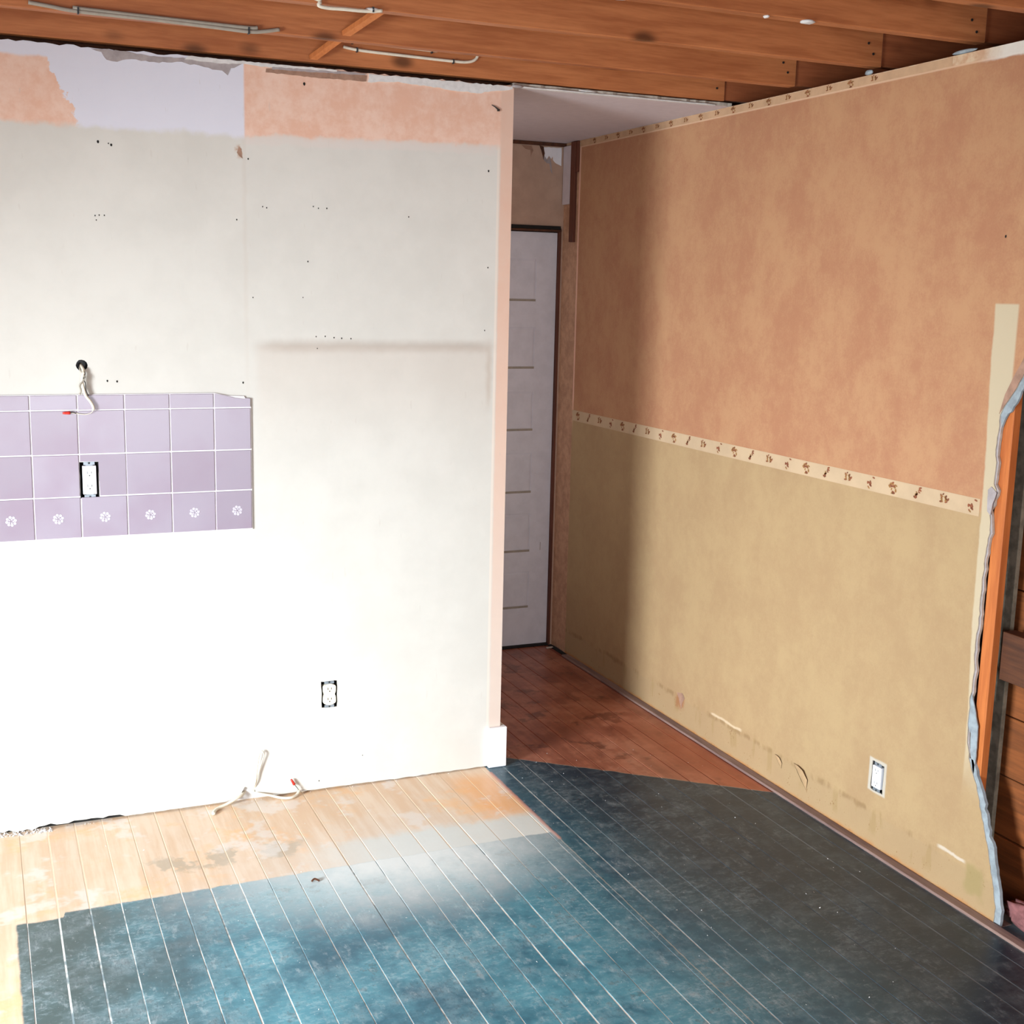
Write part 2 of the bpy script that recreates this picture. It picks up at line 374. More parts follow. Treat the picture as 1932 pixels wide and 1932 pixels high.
# ------------------------------------------------------------ floor
bm = bmesh.new(); B(bm, XS, W+.6, YB, D+.2, -.08, -.0006)
floor = put('floor', mk(bm, 'floor'), M['joint'], kind='structure')
pitch = .0843; k = -31; nrow = 0
while True:
    x0 = -1.677+pitch*k
    if x0 > .80: break
    gap = random.choice([.0018, .0022, .0028, .0038]); x1 = min(x0+pitch-gap, .825); x0 = max(x0, XS)
    cuts = [YB+.01, random.uniform(-3.6, -2.4), random.uniform(-.2, .9) if x0 < -.2 else random.uniform(-2.3, -2.0), D+.03]
    if x0 < -.2: cuts[2] = -2.2+random.uniform(-.1, .1)
    if 0.0 < x0 < .09: cuts[2] = -.02
    for a, b in zip(cuts, cuts[1:]):
        if b > D-.01 and x1 < -.15: b = .09
        dz = random.uniform(-.0004, .0004)
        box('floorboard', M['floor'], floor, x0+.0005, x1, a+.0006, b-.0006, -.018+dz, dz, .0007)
    k += 1

# ------------------------------------------------------------ left wall (partition) : a sheet with real openings
LX0 = XS
top = [(x, 2.441+random.uniform(-.004, .003)) for x in [-.0]+[-.02*i-.02 for i in range(1, 225)] if x > LX0]
bot = []
x = LX0
while x < -.06:
    base = .006
    if x < -1.63: base = .006+random.uniform(-.004, .006)
    elif x < -1.36: base = .011+random.uniform(-.003, .004)
    elif -1.02 < x < -.84: base = .009
    elif x > -.5: base = .004
    bot.append((x, base+random.uniform(-.0015, .0015))); x += .018
bot = [p for p in bot if not -.975 < p[0] < -.908]
bot += [(-.975, .008), (-.962, .034), (-.952, .052), (-.938, .044), (-.918, .040), (-.910, .012)]
bot.sort()
bot += [(-.02, .004), (-.0, .004)]
OUT1 = (-1.450, -1.394, 1.084, 1.197); OUT2 = (-.681, -.624, .303, .399)
outline = bot+top+[(LX0, 2.44)]
wall_left = sheet('wall_left', outline, [jagrect(*OUT1), jagrect(*OUT2), circ(-1.432, 1.499, .0175, 12, .001)], .0125,
                  lambda u, v, w: (u, w, v), [M['wl'], M['gyp']], kind='structure')
box('partition_back', M['side'], wall_left, LX0, 0, .100, .1125, .0, 2.44)
box('partition_end', M['side'], wall_left, -.012, 0, .0127, .0998, .0, 2.44)
box('top_plate', M['dark'], wall_left, LX0, -.013, .0127, .0998, 2.40, 2.44)
box('sole_plate_or_shade_strip', M['chipw'], wall_left, -1.34, -.013, .0130, .0998, .0, .056)
box('sole_plate_or_shade_strip', M['black'], wall_left, LX0, -1.34, .0130, .0998, .0, .05)  # black stretch paints the shade in the gap under the wall
# torn patches along the top
polyplate('plaster_patch', M['chip'], wall_left, [(-1.373, 2.437), (-1.342, 2.428), (-1.327, 2.407), (-1.296, 2.404), (-1.27, 2.417), (-1.19, 2.413), (-1.11, 2.421), (-1.028, 2.412), (-.984, 2.405), (-.97, 2.397), (-.958, 2.416), (-.933, 2.425), (-.919, 2.437), (-1.0, 2.438), (-1.082, 2.434), (-1.19, 2.430), (-1.3, 2.438)], 'y', -.0002, .0016, .0022, label='torn grey paper patch at top of wall')
polyplate('plaster_patch', M['chipw'], wall_left, [(-.512, 2.436), (-.518, 2.411), (-.413, 2.42), (-.325, 2.416), (-.217, 2.41), (-.132, 2.408), (-.046, 2.424), (-.006, 2.43), (-.006, 2.439), (-.198, 2.439), (-.388, 2.438)], 'y', -.0002, .003, .002, label='ragged white plaster left along top edge')
polyplate('plaster_patch', M['chipw'], wall_left, [(-1.09, 2.441), (-1.1, 2.431), (-.99, 2.428), (-.93, 2.432), (-.85, 2.430), (-.75, 2.434), (-.62, 2.435), (-.62, 2.441)], 'y', -.0018, .003, .0015)
polyplate('plaster_patch', M['chipb'], wall_left, [(-.849, 2.426), (-.662, 2.433), (-.520, 2.431), (-.523, 2.413), (-.692, 2.411), (-.849, 2.414)], 'y', -.0002, .002, .0012, label='brown paper strip along top edge')
polyplate('plaster_patch', M['chip'], wall_left, [(-.83, 2.432), (-.62, 2.438), (-.52, 2.437), (-.53, 2.432), (-.7, 2.427), (-.83, 2.424)], 'y', -.0024, .002, .001)
# screw holes
HOLES = [(-1.361, 2.17, 4), (-1.331, 2.167, 2), (-1.323, 2.163, 3.6), (-1.377, 1.952, 2), (-1.365, 1.954, 2), (-1.35, 1.954, 2), (-1.374, 1.939, 1.8), (-.948, 1.958, 2.4), (-.865, 2.002, 2), (-.852, 1.999, 2.2), (-.7, 2.01, 2), (-.683, 2.005, 2), (-.655, 2.006, 2.4), (-.909, 2.147, 2.6), (-.727, 2.389, 4.5), (-.088, 2.156, 3.4), (-.374, 1.991, 2.4), (-.719, 1.834, 2.4), (-.084, 1.832, 2.6), (-.9, 1.715, 2), (-.736, 1.718, 1.8), (-.693, 1.591, 2), (-.662, 1.592, 2.3), (-.632, 1.588, 2.3), (-.606, 1.586, 2.5), (-.574, 1.585, 2.3), (-.689, 1.552, 1.8), (-.092, 1.616, 2.2), (-.936, 1.441, 3), (-1.358, 1.45, 3), (-1.329, 1.448, 3.2), (-.691, .036, 2.2), (-.532, .11, 1.8)]
hm = {}
for x, z, r in HOLES:
    if r not in hm:
        bm = bmesh.new(); rr = r/1000
        vs = [bm.verts.new((rr*.85*math.cos(a*math.pi/4)*(1+.2*math.sin(a*2.3)), 0, rr*1.2*math.sin(a*math.pi/4))) for a in range(8)]
        vb = [bm.verts.new((v.co.x*.8, .0006, v.co.z*.8)) for v in vs]
        for a in range(8): bm.faces.new([vs[a], vs[(a+1) % 8], vb[(a+1) % 8], vb[a]])
        bm.faces.new(vs); hm[r] = mk(bm, 'screw_hole'); hm[r].materials.append(M['black'])
    put('screw_hole', hm[r], None, wall_left).location = (x, -.0007, z)
bm = bmesh.new(); tube(bm, [(-.082, -.002, 2.374), (-.070, -.005, 2.368), (-.058, -.004, 2.360)], .0022, 6, taper=(.4, 1.5)); B(bm, -.061, -.053, -.006, 0, 2.355, 2.362)
put('bent_nail', mk(bm), M['wire'], wall_left, label='dark bent nail and tear near the top corner')
polyplate('rust_stain', M['chipb'], wall_left, [(-.945, 2.165), (-.938, 2.182), (-.930, 2.176), (-.932, 2.160), (-.926, 2.148), (-.934, 2.152)], 'y', -.0002, .0008, .001)

# ------------------------------------------------------------ tile splashback
ts = thing('tile_splashback', 'mauve glazed wall tiles with white grout, left on the bright cream wall', 'tiles', loc=(-1.3, -.0012, .9565))
def child(o, root): o.parent = root; o.matrix_parent_inverse = root.matrix_world.inverted(); return o
TL = Vector((-1.3, 0, .9565))
def rel(me, L=TL):
    for v in me.vertices: v.co -= L
    me.update()
cols = [-2.009, -1.869, -1.729, -1.5887, -1.4506, -1.3104, -1.1717, -1.0324, -.9144]
rows = [.9565, 1.0882, 1.2223, 1.3605, 1.405]
g = sheet('grout', [(-2.02, .955), (-.9125, .955), (-.9125, 1.363), (-.935, 1.398), (-.985, 1.400), (-1.03, 1.409), (-2.02, 1.409)], [jagrect(OUT1[0]-.001, OUT1[1]+.001, OUT1[2]-.001, OUT1[3]+.001, .0005)], .0042, lambda u, v, w: (u, -w, v), [M['grout']], ts); rel(g.data)
gp = .0042
for i in range(len(cols)-1):
    for j in range(len(rows)-1):
        x0, x1 = cols[i]+gp/2, cols[i+1]-gp/2; z0, z1 = rows[j]+gp/2, rows[j+1]-gp/2
        if i == len(cols)-2: x1 = cols[-1]-.0012
        x0 += random.uniform(-.0004, .0006); z0 += random.uniform(-.0004, .0006)
        if j == 3: z1 = 1.4065
        if i == 4 and j == 1:
            a, b = OUT1[1]+.002, OUT1[3]+.003
            pts = [(a, z0), (x1, z0), (x1, z1), (x0, z1), (x0, b), (a-.002, b-.001)]
        elif i == len(cols)-2 and j == 3: pts = [(x0, z0), (x1, z0), (x1, z0+.027), (x1-.012, z0+.029), (x1-.02, z0+.026), (x1-.05, z0+.030), (x1-.072, z0+.036), (x1-.09, z0+.040), (x0, z1-.001)]
        else: pts = None
        if pts: t_ = sheet('wall_tile', pts, [], .0068, lambda u, v, w: (u, -w, v), [M['tile']], ts); rel(t_.data)
        else:
            bm = bmesh.new(); B(bm, x0, x1, -.0072, -.0005, z0, z1, .0011); t_ = put('wall_tile', mk(bm, 'wall_tile'), M['tile'], ts); rel(t_.data)
        if j == 0:
            cx = {0: -1.94, 1: -1.80, 2: -1.656, 3: -1.519, 4: -1.379, 5: -1.24, 6: -1.101, 7: -.963}[i]
            bm = bmesh.new(); zc = 1.021
            for q in range(13):
                a = q*math.pi/4+.2; rr, sz = ((.0125, .0048), (.0060, .0030))[q >= 8]
                if q >= 8: a = q*2*math.pi/5
                bmesh.ops.create_cone(bm, cap_ends=True, segments=8, radius1=sz, radius2=sz*.8, depth=.0006, matrix=__import__('mathutils').Matrix.Translation((cx+rr*math.cos(a), -.0075-.00005*q, zc+rr*math.sin(a))) @ __import__('mathutils').Matrix.Rotation(math.radians(90), 4, 'X'))
            mo = put('tile_motif', mk(bm), M['motif'], t_, label='pale round flower print'); rel(mo.data)

# ------------------------------------------------------------ electrical sockets
def outlet(label, tf, w, h, style, parent_loc, cat='outlet'):
    """built in a local frame: u right, v up, d out of the wall (towards the room)"""
    r = thing('electrical_outlet', label, cat, loc=parent_loc); L = Vector(parent_loc)
    def bx(name, mat, par, u0, u1, v0, v1, d0, d1, bev=0, **kw):
        bm = bmesh.new(); B(bm, u0, u1, v0, v1, d0, d1, bev)
        for v in bm.verts: v.co = Vector(tf(*v.co))-L
        return put(name, mk(bm, name), mat, par, **kw)
    W2, H2 = w/2, h/2
    bm = bmesh.new()
    for b in ((-W2, -W2+.0015, -H2, H2), (W2-.0015, W2, -H2, H2), (-W2, W2, -H2, -H2+.0015), (-W2, W2, H2-.0015, H2)): B(bm, *b[:4], -.05, -.003)
    B(bm, -W2, W2, -H2, H2, -.052, -.05)
    for v in bm.verts: v.co = Vector(tf(*v.co))-L
    put('outlet_box', mk(bm), M['black'], r)
    body = .0165 if style != 'wide' else .0205
    top_ = H2-.006
    mt = M['plastic'] if style != 'duplex' else M['ivory']
    st = bx('mounting_strap', M['strap'], r, -.011, .011, -H2-.001, H2+.001, -.0022, -.0010)
    for s in (-1, 1):
        bx('strap_ear', M['strap'], st, -W2*.62, W2*.62, s*(H2-.004)-.005, s*(H2-.004)+.005, -.0010, .0006, .0004)
        bx('screw', M['box'], st, -.003, .003, s*(H2-.003)-.003, s*(H2-.003)+.003, .0006, .0018, .0006)
    if style == 'duplex':
        bm = bmesh.new(); ring = []
        n = 40
        for k_ in range(n):
            a = 2*math.pi*k_/n; v = math.sin(a)*(H2-.009)
            cx = math.cos(a); wv = .0225*(1-.18*math.exp(-((v)/.006)**2))
            u = max(-1, min(1, cx*1.6))*wv if abs(v) < H2-.02 else max(-1, min(1, cx*1.6))*wv*.98
            ring.append((u, v))
        f = bm.faces.new([bm.verts.new((u, v, .004)) for u, v in ring])
        e = bmesh.ops.extrude_face_region(bm, geom=[f])
        for v in e['geom']:
            if isinstance(v, bmesh.types.BMVert): v.co.z = -.02
        for v in bm.verts: v.co = Vector(tf(*v.co))-L
        fc = put('receptacle', mk(bm), mt, r)
    else:
        fw = .0205
        fc = bx('receptacle', mt, r, -fw, fw, -H2+.011, H2-.011, -.02, .0045, .0015)
    for s in (-1, 1):
        c = s*(.0185 if style == 'duplex' else .021)
        for du, hh in ((-.006, .0042), (.006, .0034)): bx('slot', M['wire'], fc, du-.0008, du+.0008, c-hh+.003, c+hh+.003, .0045 if style != 'duplex' else .004, .0048)
        bx('slot', M['wire'], fc, -.0018, .0018, c-.0085, c-.005, .0045 if style != 'duplex' else .004, .0048)
    return r
wl_tf = lambda cx, cz: (lambda u, v, d: (cx+u, -d, cz+v))
wr_tf = lambda cy, cz: (lambda u, v, d: (W-d, cy-u, cz+v))
outlet('white outlet without cover plate among the mauve tiles', lambda u, v, d: (-1.422+u, -d-.004, 1.1405+v), .0545, .1125, 'block', (-1.422, 0, 1.1405))
outlet('ivory outlet without cover plate low on the cream wall', wl_tf(-.6525, .351), .0555, .0945, 'duplex', (-.6525, 0, .351))
outlet('white outlet without cover plate near bottom of papered right wall', wr_tf(-1.070, .242), .0545, .0945, 'block', (W, -1.070, .242))

# cable hanging out of the round hole
hc = thing('hanging_cable', 'grey white cable hanging from the round hole above the mauve tiles', 'cable', loc=(-1.432, 0, 1.497))
HL = Vector((-1.432, 0, 1.497))
def R_(o, L): rel(o.data, L); return o
R_(mtube('cable_jacket', M['cableg'], hc, [(-1.434, .03, 1.50), (-1.432, .002, 1.494), (-1.429, -.014, 1.481), (-1.434, -.016, 1.45), (-1.430, -.016, 1.425), (-1.424, -.016, 1.405), (-1.412, -.016, 1.388), (-1.404, -.017, 1.371), (-1.405, -.017, 1.36)], .0048), HL).data.materials[0] = M['cable']
R_(mtube('loose_conductor', M['cableg'], hc, [(-1.436, .02, 1.497), (-1.438, -.006, 1.486), (-1.426, -.021, 1.462), (-1.441, -.020, 1.440), (-1.438, -.012, 1.422), (-1.442, -.012, 1.409)], .0026), HL)
R_(mtube('loose_conductor', M['wire'], hc, [(-1.426, .01, 1.49), (-1.424, -.014, 1.474), (-1.430, -.022, 1.458), (-1.425, -.018, 1.445), (-1.424, -.017, 1.425), (-1.417, -.016, 1.405)], .0014), HL)
R_(mtube('loose_conductor', M['cable'], hc, [(-1.405, -.017, 1.361), (-1.412, -.016, 1.352), (-1.43, -.014, 1.348), (-1.455, -.013, 1.351), (-1.472, -.013, 1.3535)], .0013), HL)
R_(mtube('loose_conductor', M['wire'], hc, [(-1.455, -.0135, 1.3515), (-1.466, -.013, 1.354), (-1.473, -.013, 1.3535)], .0015), HL)
R_(mtube('wire_connector', M['red'], hc, [(-1.472, -.013, 1.3535), (-1.494, -.014, 1.353)], .0058, smooth=3, taper=(1, .6)), HL)
bm = bmesh.new()
for a, b in ((0, math.pi*2),):
    n = 14
    r0 = [bm.verts.new((-1.432+.0172*math.cos(2*math.pi*k/n), .001, 1.499+.0172*math.sin(2*math.pi*k/n))) for k in range(n)]
    r1 = [bm.verts.new((-1.432+.0150*math.cos(2*math.pi*k/n), .045, 1.499+.0150*math.sin(2*math.pi*k/n))) for k in range(n)]
    for k in range(n): bm.faces.new([r0[k], r0[(k+1) % n], r1[(k+1) % n], r1[k]])
    bm.faces.new(r1)
put('hole_sleeve', mk(bm), M['wire'], wall_left, label='dark round hole in the wall')

# cables coming out at the foot of the wall
fc = thing('floor_cable', 'white cable ends poking out of the notch at the foot of the cream wall', 'cable', loc=(-.93, 0, 0)); FL = Vector((-.93, 0, 0))
R_(mtube('cable_jacket', M['cable'], fc, [(-.945, .03, .03), (-.962, -.004, .026), (-.985, -.022, .022), (-1.02, -.034, .012), (-1.05, -.044, .007), (-1.066, -.062, .006), (-1.074, -.085, .006)], .005, flat=1.3), FL)
R_(mtube('cable_jacket', M['cable'], fc, [(-.93, .03, .02), (-.905, -.006, .022), (-.87, -.014, .014), (-.835, -.03, .006), (-.805, -.042, .006), (-.780, -.03, .007), (-.764, -.012, .014)], .0046, flat=1.3), FL)
R_(mtube('cable_loop', M['cable'], fc, [(-.925, .02, .02), (-.918, -.008, .06), (-.912, -.012, .11), (-.905, -.013, .158), (-.896, -.013, .178), (-.888, -.013, .166), (-.893, -.011, .142), (-.905, -.009, .10), (-.914, -.006, .06), (-.92, .015, .02)], .0022), FL)
R_(mtube('loose_conductor', M['wire'], fc, [(-.764, -.012, .014), (-.772, -.012, .026), (-.782, -.012, .040)], .0012), FL)
R_(mtube('loose_conductor', M['cable'], fc, [(-.764, -.012, .014), (-.770, -.013, .030), (-.781, -.012, .042)], .0012), FL)
R_(mtube('wire_connector', M['red'], fc, [(-.782, -.012, .040), (-.793, -.012, .060)], .0055, smooth=3, taper=(1, .6)), FL)
# crumbs of plaster along the wall foot and on the boards
bm = bmesh.new()
def crumb(x, y, s, z=0):
    m = [bm.verts.new((x+random.uniform(-s, s), y+random.uniform(-s, s), z+zz)) for zz in (0, 0, 0, s*random.uniform(.6, 1.3))]
    for f in ((0, 1, 3), (1, 2, 3), (2, 0, 3), (0, 2, 1)): bm.faces.new([m[i] for i in f])
for _ in range(150): crumb(random.uniform(-1.75, -1.58), random.uniform(-.03, .004), random.uniform(.002, .007))
for _ in range(60): crumb(random.uniform(-1.6, -.05), random.uniform(-.012, .0), random.uniform(.001, .003))
for _ in range(90): crumb(random.uniform(-1.65, .75), random.uniform(-1.9, -.1), random.uniform(.0012, .0030))
for _ in range(40): crumb(random.uniform(.0, .7), random.uniform(-1.4, .1), random.uniform(.001, .0028))
cr = put('plaster_crumbs', mk(bm), M['chipw'], None, kind='stuff'); cr['label'] = 'white plaster crumbs scattered along the foot of the cream wall and over the boards'; cr['category'] = 'debris'
bm = bmesh.new(); tube(bm, [(-.905+.02, -.665, .003), (-.875, -.660, .007), (-.862, -.668, .002)], .003, 5)
put('wood_splinter', mk(bm), M['dark'], None, label='tiny dark splinter on the dusty boards in front of the cream wall', category='debris')
bm = bmesh.new(); B(bm, .815, .850, 1.34, 1.352, .0005, .007, .001)
put('wood_chip', mk(bm), M['curb'], None, label='small pale wood chip on the floor before the white door', category='debris').data.materials[0] = M['gyp']

# baseboard stub at the free end
bm = bmesh.new(); B(bm, -.051, .021, -.019, -.001, .001, .156, .003); B(bm, .0015, .0205, -.0012, .10, .001, .155, .002)
put('baseboard_remnant', mk(bm), M['white'], None, label='short white baseboard piece at the foot of the partition corner', category='baseboard')

# ------------------------------------------------------------ right wall: drywall with a torn edge
edge = [(-1.6, .002), (-1.600, .052), (-1.591, .088), (-1.573, .147), (-1.556, .206), (-1.532, .263), (-1.509, .321), (-1.487, .379), (-1.455, .434), (-1.440, .488), (-1.436, .547), (-1.434, .627), (-1.441, .696), (-1.434, .784), (-1.440, .864), (-1.438, .948), (-1.443, 1.055), (-1.451, 1.127), (-1.442, 1.178), (-1.462, 1.238), (-1.448, 1.254), (-1.454, 1.315), (-1.443, 1.35), (-1.449, 1.402), (-1.449, 1.447), (-1.468, 1.481), (-1.495, 1.519), (-1.524, 1.57), (-1.56, 1.62), (-1.64, 1.68), (-1.80, 1.74), (-2.05, 1.78)]
e2 = []
for p, q in zip(edge, edge[1:]):
    kk = max(1, int(math.dist(p, q)/.014))
    for j in range(kk): e2.append((p[0]+(q[0]-p[0])*j/kk+random.uniform(-.0022, .0022), p[1]+(q[1]-p[1])*j/kk))
outline = [(D, .002)]+[(D-.05*i, .004+random.uniform(-.002, .004)) for i in range(1, 59)]+e2+[(-2.05, 1.78), (-2.2, 1.70), (-2.26, 1.2), (-2.24, .5), (-2.3, .004), (YB, .004), (YB, 2.44), (D, 2.44)]
wall_right = sheet('wall_right', outline, [jagrect(-1.0985, -1.0415, .194, .290, .002)], .0125, lambda u, v, w: (W+w, u, v), [M['wr'], M['gyp']], kind='structure')
# torn gypsum lip, white rubble of the core along the tear
lip = []
low = [p for p in e2 if p[1] < .46]
pts = [(p[0]+.002, p[1]) for p in low]+[(p[0]-.014-random.uniform(0, .008)*(1 if p[1] > .22 else 0)-(.008 if p[1] < .24 else 0), p[1]+random.uniform(-.002, .002)) for p in reversed(low)]
sheet('torn_gypsum', pts, [], .010, lambda u, v, w: (W+.0030+w, u, v), [M['gypblue'], M['gypblue']], wall_right, label='pale torn gypsum core at the bottom of the ragged edge')
mid = [p for p in e2 if .46 < p[1] < 1.46]
pts = [(p[0]+.002, p[1]) for p in mid]+[(p[0]-.0025-random.uniform(0, .004), p[1]) for p in reversed(mid)]
sheet('torn_gypsum', pts, [], .008, lambda u, v, w: (W+.0045+w, u, v), [M['chip'], M['gyp']], wall_right)
polyplate('torn_gypsum', M['chip'], wall_right, [(-1.432, 1.235), (-1.444, 1.245), (-1.465, 1.232), (-1.455, 1.20), (-1.448, 1.165), (-1.436, 1.175)], 'x', W-.0002, .002, .001)
polyplate('torn_gypsum', M['gypblue'], wall_right, [(-1.436, .64), (-1.43, .60), (-1.43, .545), (-1.446, .52), (-1.45, .47), (-1.470, .40), (-1.474, .46), (-1.470, .55), (-1.452, .60)], 'x', W+.006, .003, .001)
up_ = [p for p in e2 if p[1] >= 1.44]
pts = [(p[0]+.001, p[1]+.002) for p in up_]+[(p[0]-.006, p[1]-.026-random.uniform(0, .01)) for p in reversed(up_)]
sheet('torn_gypsum', pts, [], .007, lambda u, v, w: (W+.004+w, u, v), [M['gypblue'], M['gypblue']], wall_right)
fl = [(-1.447, 1.45), (-1.462, 1.505), (-1.49, 1.56), (-1.53, 1.63), (-1.60, 1.68), (-1.60, 1.655), (-1.56, 1.62), (-1.524, 1.568), (-1.495, 1.517), (-1.468, 1.480)]
polyplate('paper_tear', M['chipb'], wall_right, fl, 'x', W-.0003, .0012, .0, label='brown torn paper by the upper tear')
# wallpaper borders with flower sprigs
bd = box('wallpaper_border', M['border'], wall_right, W-.0007, W-.0001, -1.405, 1.236, 1.1535, 1.2035, label='cream paper border with small brown flower sprigs')
def sprig(seed, big):
    rnd = random.Random(seed); bm = bmesh.new()
    for q in range(16 if big else 10):
        if big: a = rnd.uniform(0, 6.28); r = rnd.uniform(.006, .017); y, z = r*1.15*math.cos(a), r*math.sin(a)
        else: tt = rnd.uniform(-1, 1); y, z = .010*tt+rnd.uniform(-.009, .009), -.017*tt+rnd.uniform(-.003, .003)
        s = rnd.uniform(.0040, .0068); rot = rnd.uniform(0, 3.14); z += 0
        vs = []
        for b in range(6):
            u, v = s*math.cos(b*math.pi/3), .55*s*math.sin(b*math.pi/3)
            vs.append(bm.verts.new((-.0001*(q % 3), y+1.3*(u*math.cos(rot)-v*math.sin(rot)), z+u*math.sin(rot)+v*math.cos(rot))))
        f = bm.faces.new(vs); f.material_index = rnd.choice([0, 0, 1])
    me = mk(bm, 'flower_sprig'); me.materials.append(M['flower']); me.materials.append(M['flower2']); return me
S = [sprig(3, True), sprig(5, False), sprig(8, True), sprig(12, False)]
for i in range(24):
    y = 1.174-.1107*i
    if y < -1.39: break
    put('flower_sprig', S[i % 4], None, bd).location = (W-.0009, y, 1.1785)
bt = box('wallpaper_border', m_plain('upper_border_paper', rgb(194, 158, 124), .8, .08, 14), wall_right, W-.0007, W-.0001, -1.15, 1.236, 2.4135, 2.4375, label='soiled strip of flowered border just under the joists')
for i in range(36):
    y = 1.15-.056*i-.056
    if y > .46 and i % 2: pass
    bm_s = S[(i*3) % 4]
    if i % 2 == 0 and y > -1.14: o = put('flower_sprig', bm_s, None, bt); o.location = (W-.0009, y, 2.4255); o.scale = (1, .8, .62)
# gouges and torn paper low on the wall
M['gouge'] = m_plain('gouged_paper', rgb(84, 66, 40), .9, .2, 30); M['flap'] = m_plain('lifted_paper', rgb(182, 150, 112), .85, .1, 30)
for (y, z, s) in ((-.545, .104, .55), (-.680, .098, 1.0)):
    polyplate('wall_gouge', M['gouge'], wall_right, [(y+.045*s, z+.030*s), (y+.02*s, z+.022*s), (y-.02*s, z-.008*s), (y-.034*s, z-.040*s), (y-.012*s, z-.024*s), (y+.02*s, z+.004*s)], 'x', W-.0002, .001, .0008)
    bm = bmesh.new(); pp = [(y+.045*s, z+.030*s, 0), (y-.034*s, z-.040*s, 0), (y-.042*s, z+.0*s, .004*s), (y-.020*s, z+.028*s, .010*s), (y+.012*s, z+.034*s, .008*s)]
    vs = [bm.verts.new((W-.0014-d, a, b)) for a, b, d in pp]; vc = bm.verts.new((W-.012*s-.002, y-.008*s, z+.008*s))
    for i in range(5): bm.faces.new([vs[i], vs[(i+1) % 5], vc])
    put('paper_flap', mk(bm, 'flap', True), M['flap'], wall_right)
polyplate('wall_gouge', M['chipb'], wall_right, [(.17, .135), (.13, .145), (.11, .13), (.125, .11), (.135, .075), (.15, .105)], 'x', W-.0002, .0008, .002)
put('screw_hole', hm[3.6], None, wall_right).matrix_world = __import__('mathutils').Matrix.Translation((W-.001, -1.412, 1.931)) @ __import__('mathutils').Matrix.Rotation(math.radians(-90), 4, 'Z')
# curb board along the foot of the wall
bm = bmesh.new(); B(bm, .829, W-.0015, YB, 1.2, -.0005, .009, .002); B(bm, W-.0014, W+.05, -1.62, -1.1, -.004, .0005)
put('baseboard_right', mk(bm), M['curb'], None, kind='structure')
box('hall_gap', M['black'], wall_right, .842, W-.001, .55, D, .0006, .004)

# ------------------------------------------------------------ inside the opened wall
xs = W+.0132
def stud(name, mat, y0, y1, x0, x1, z0, z1, label, cat='stud'):
    bm = bmesh.new(); B(bm, x0, x1, y0, y1, z0, z1, .0015); return put(name, mk(bm), mat, None, label=label, category=cat)
stud('wall_stud', M['stud'], -1.487, -1.446, xs+.0005, xs+.027, .0, 2.40, 'orange wooden wall stud exposed at the ragged wall edge')
stud('wall_stud', M['darkz'], -2.30, -2.26, xs+.0005, xs+.052, .0, 2.40, 'dark wall stud at the far side of the opened wall')
stud('grey_plank', M['plank'], -1.466, -1.424, xs+.083, xs+.098, .0, 2.3, 'narrow grey plank standing in the dark wall cavity', 'plank')
stud('cavity_stud', M['darkz'], -1.422, -1.37, xs+.060, xs+.115, .0, 2.3, 'dark old stud behind the orange stud in the wall cavity')
stud('wall_blocking', M['dark'], -2.2, -1.492, xs+.03, xs+.078, .695, .835, 'dark horizontal wooden block spanning the wall cavity', 'wood block')
wx = bpy.data.objects.new('wall_outer', None); COL.objects.link(wx); wx['kind'] = 'structure'
z = 0; i = 0
while z < 2.4:
    h = .188+random.uniform(-.006, .006); dx = random.uniform(0, .006)
    box('sheathing_board', M['sheath'], wx, xs+.117+dx, xs+.14, -3.0, D+.05, z+.001, z+h-.003, .002); z += h
box('sheathing_paper', M['black'], wx, xs+.145, xs+.15, YB, D+.05, -.1, 2.44)
box('wall_plate', M['dark'], wx, xs+.0005, xs+.11, YB, D+.05, 2.405, 2.4435)
# insulation tuft
bm = bmesh.new(); bmesh.ops.create_icosphere(bm, subdivisions=4, radius=1)
rr = random.Random(4); from mathutils import noise as mn
for v in bm.verts:
    d = v.co.copy(); n_ = 1+.28*mn.noise(d*3)+.16*mn.noise(d*8+Vector((4, 2, 1)))
    v.co = Vector((W+.060+d.x*n_*.040, -1.72+d.y*n_*.125, .046+d.z*n_*.042))
    if v.co.z < .001: v.co.z = .001
put('insulation_tuft', mk(bm, 'ins', True), M['ins'], None, label='tuft of pink insulation at the bottom of the opened wall', category='insulation')

# ------------------------------------------------------------ hallway: far wall, door, ceiling
DX0, DX1 = .075, .850
wall_far = sheet('wall_far', [(-.2, 0), (DX0, 0), (DX0, 2.050), (DX1, 2.050), (DX1, 0), (W, 0), (W, 2.44), (-.2, 2.44)], [], .10, lambda u, v, w: (u, D+w, v), [M['far'], M['far']], kind='structure')
polyplate('torn_paper', M['white'], wall_far, [(.752, 2.418), (.845, 2.420), (.845, 2.338), (.820, 2.346), (.802, 2.362), (.800, 2.378), (.792, 2.366), (.780, 2.380), (.770, 2.362), (.756, 2.378)], 'y', D-.0002, .001, .001, label='white patch where the hall wallpaper is torn')
polyplate('torn_paper', M['chip'], wall_far, [(.742, 2.42), (.752, 2.418), (.757, 2.378), (.772, 2.358), (.782, 2.376), (.792, 2.35), (.800, 2.30), (.792, 2.31), (.784, 2.345), (.770, 2.345), (.755, 2.36)], 'y', D-.0002, .0016, .001)
polyplate('torn_paper', M['dark'], wall_far, [(.73, 2.424), (.752, 2.420), (.757, 2.39), (.752, 2.36), (.744, 2.39)], 'y', D-.0018, .0012, .001)
polyplate('torn_paper', M['chipb'], wall_far, [(.64, 2.42), (.66, 2.405), (.685, 2.40), (.688, 2.37), (.70, 2.40), (.69, 2.42)], 'y', D-.0002, .001, .001)
box('header_shadow_strip', M['dark'], wall_far, -.1, W, D-.010, D-.0005, 2.424, 2.4395)
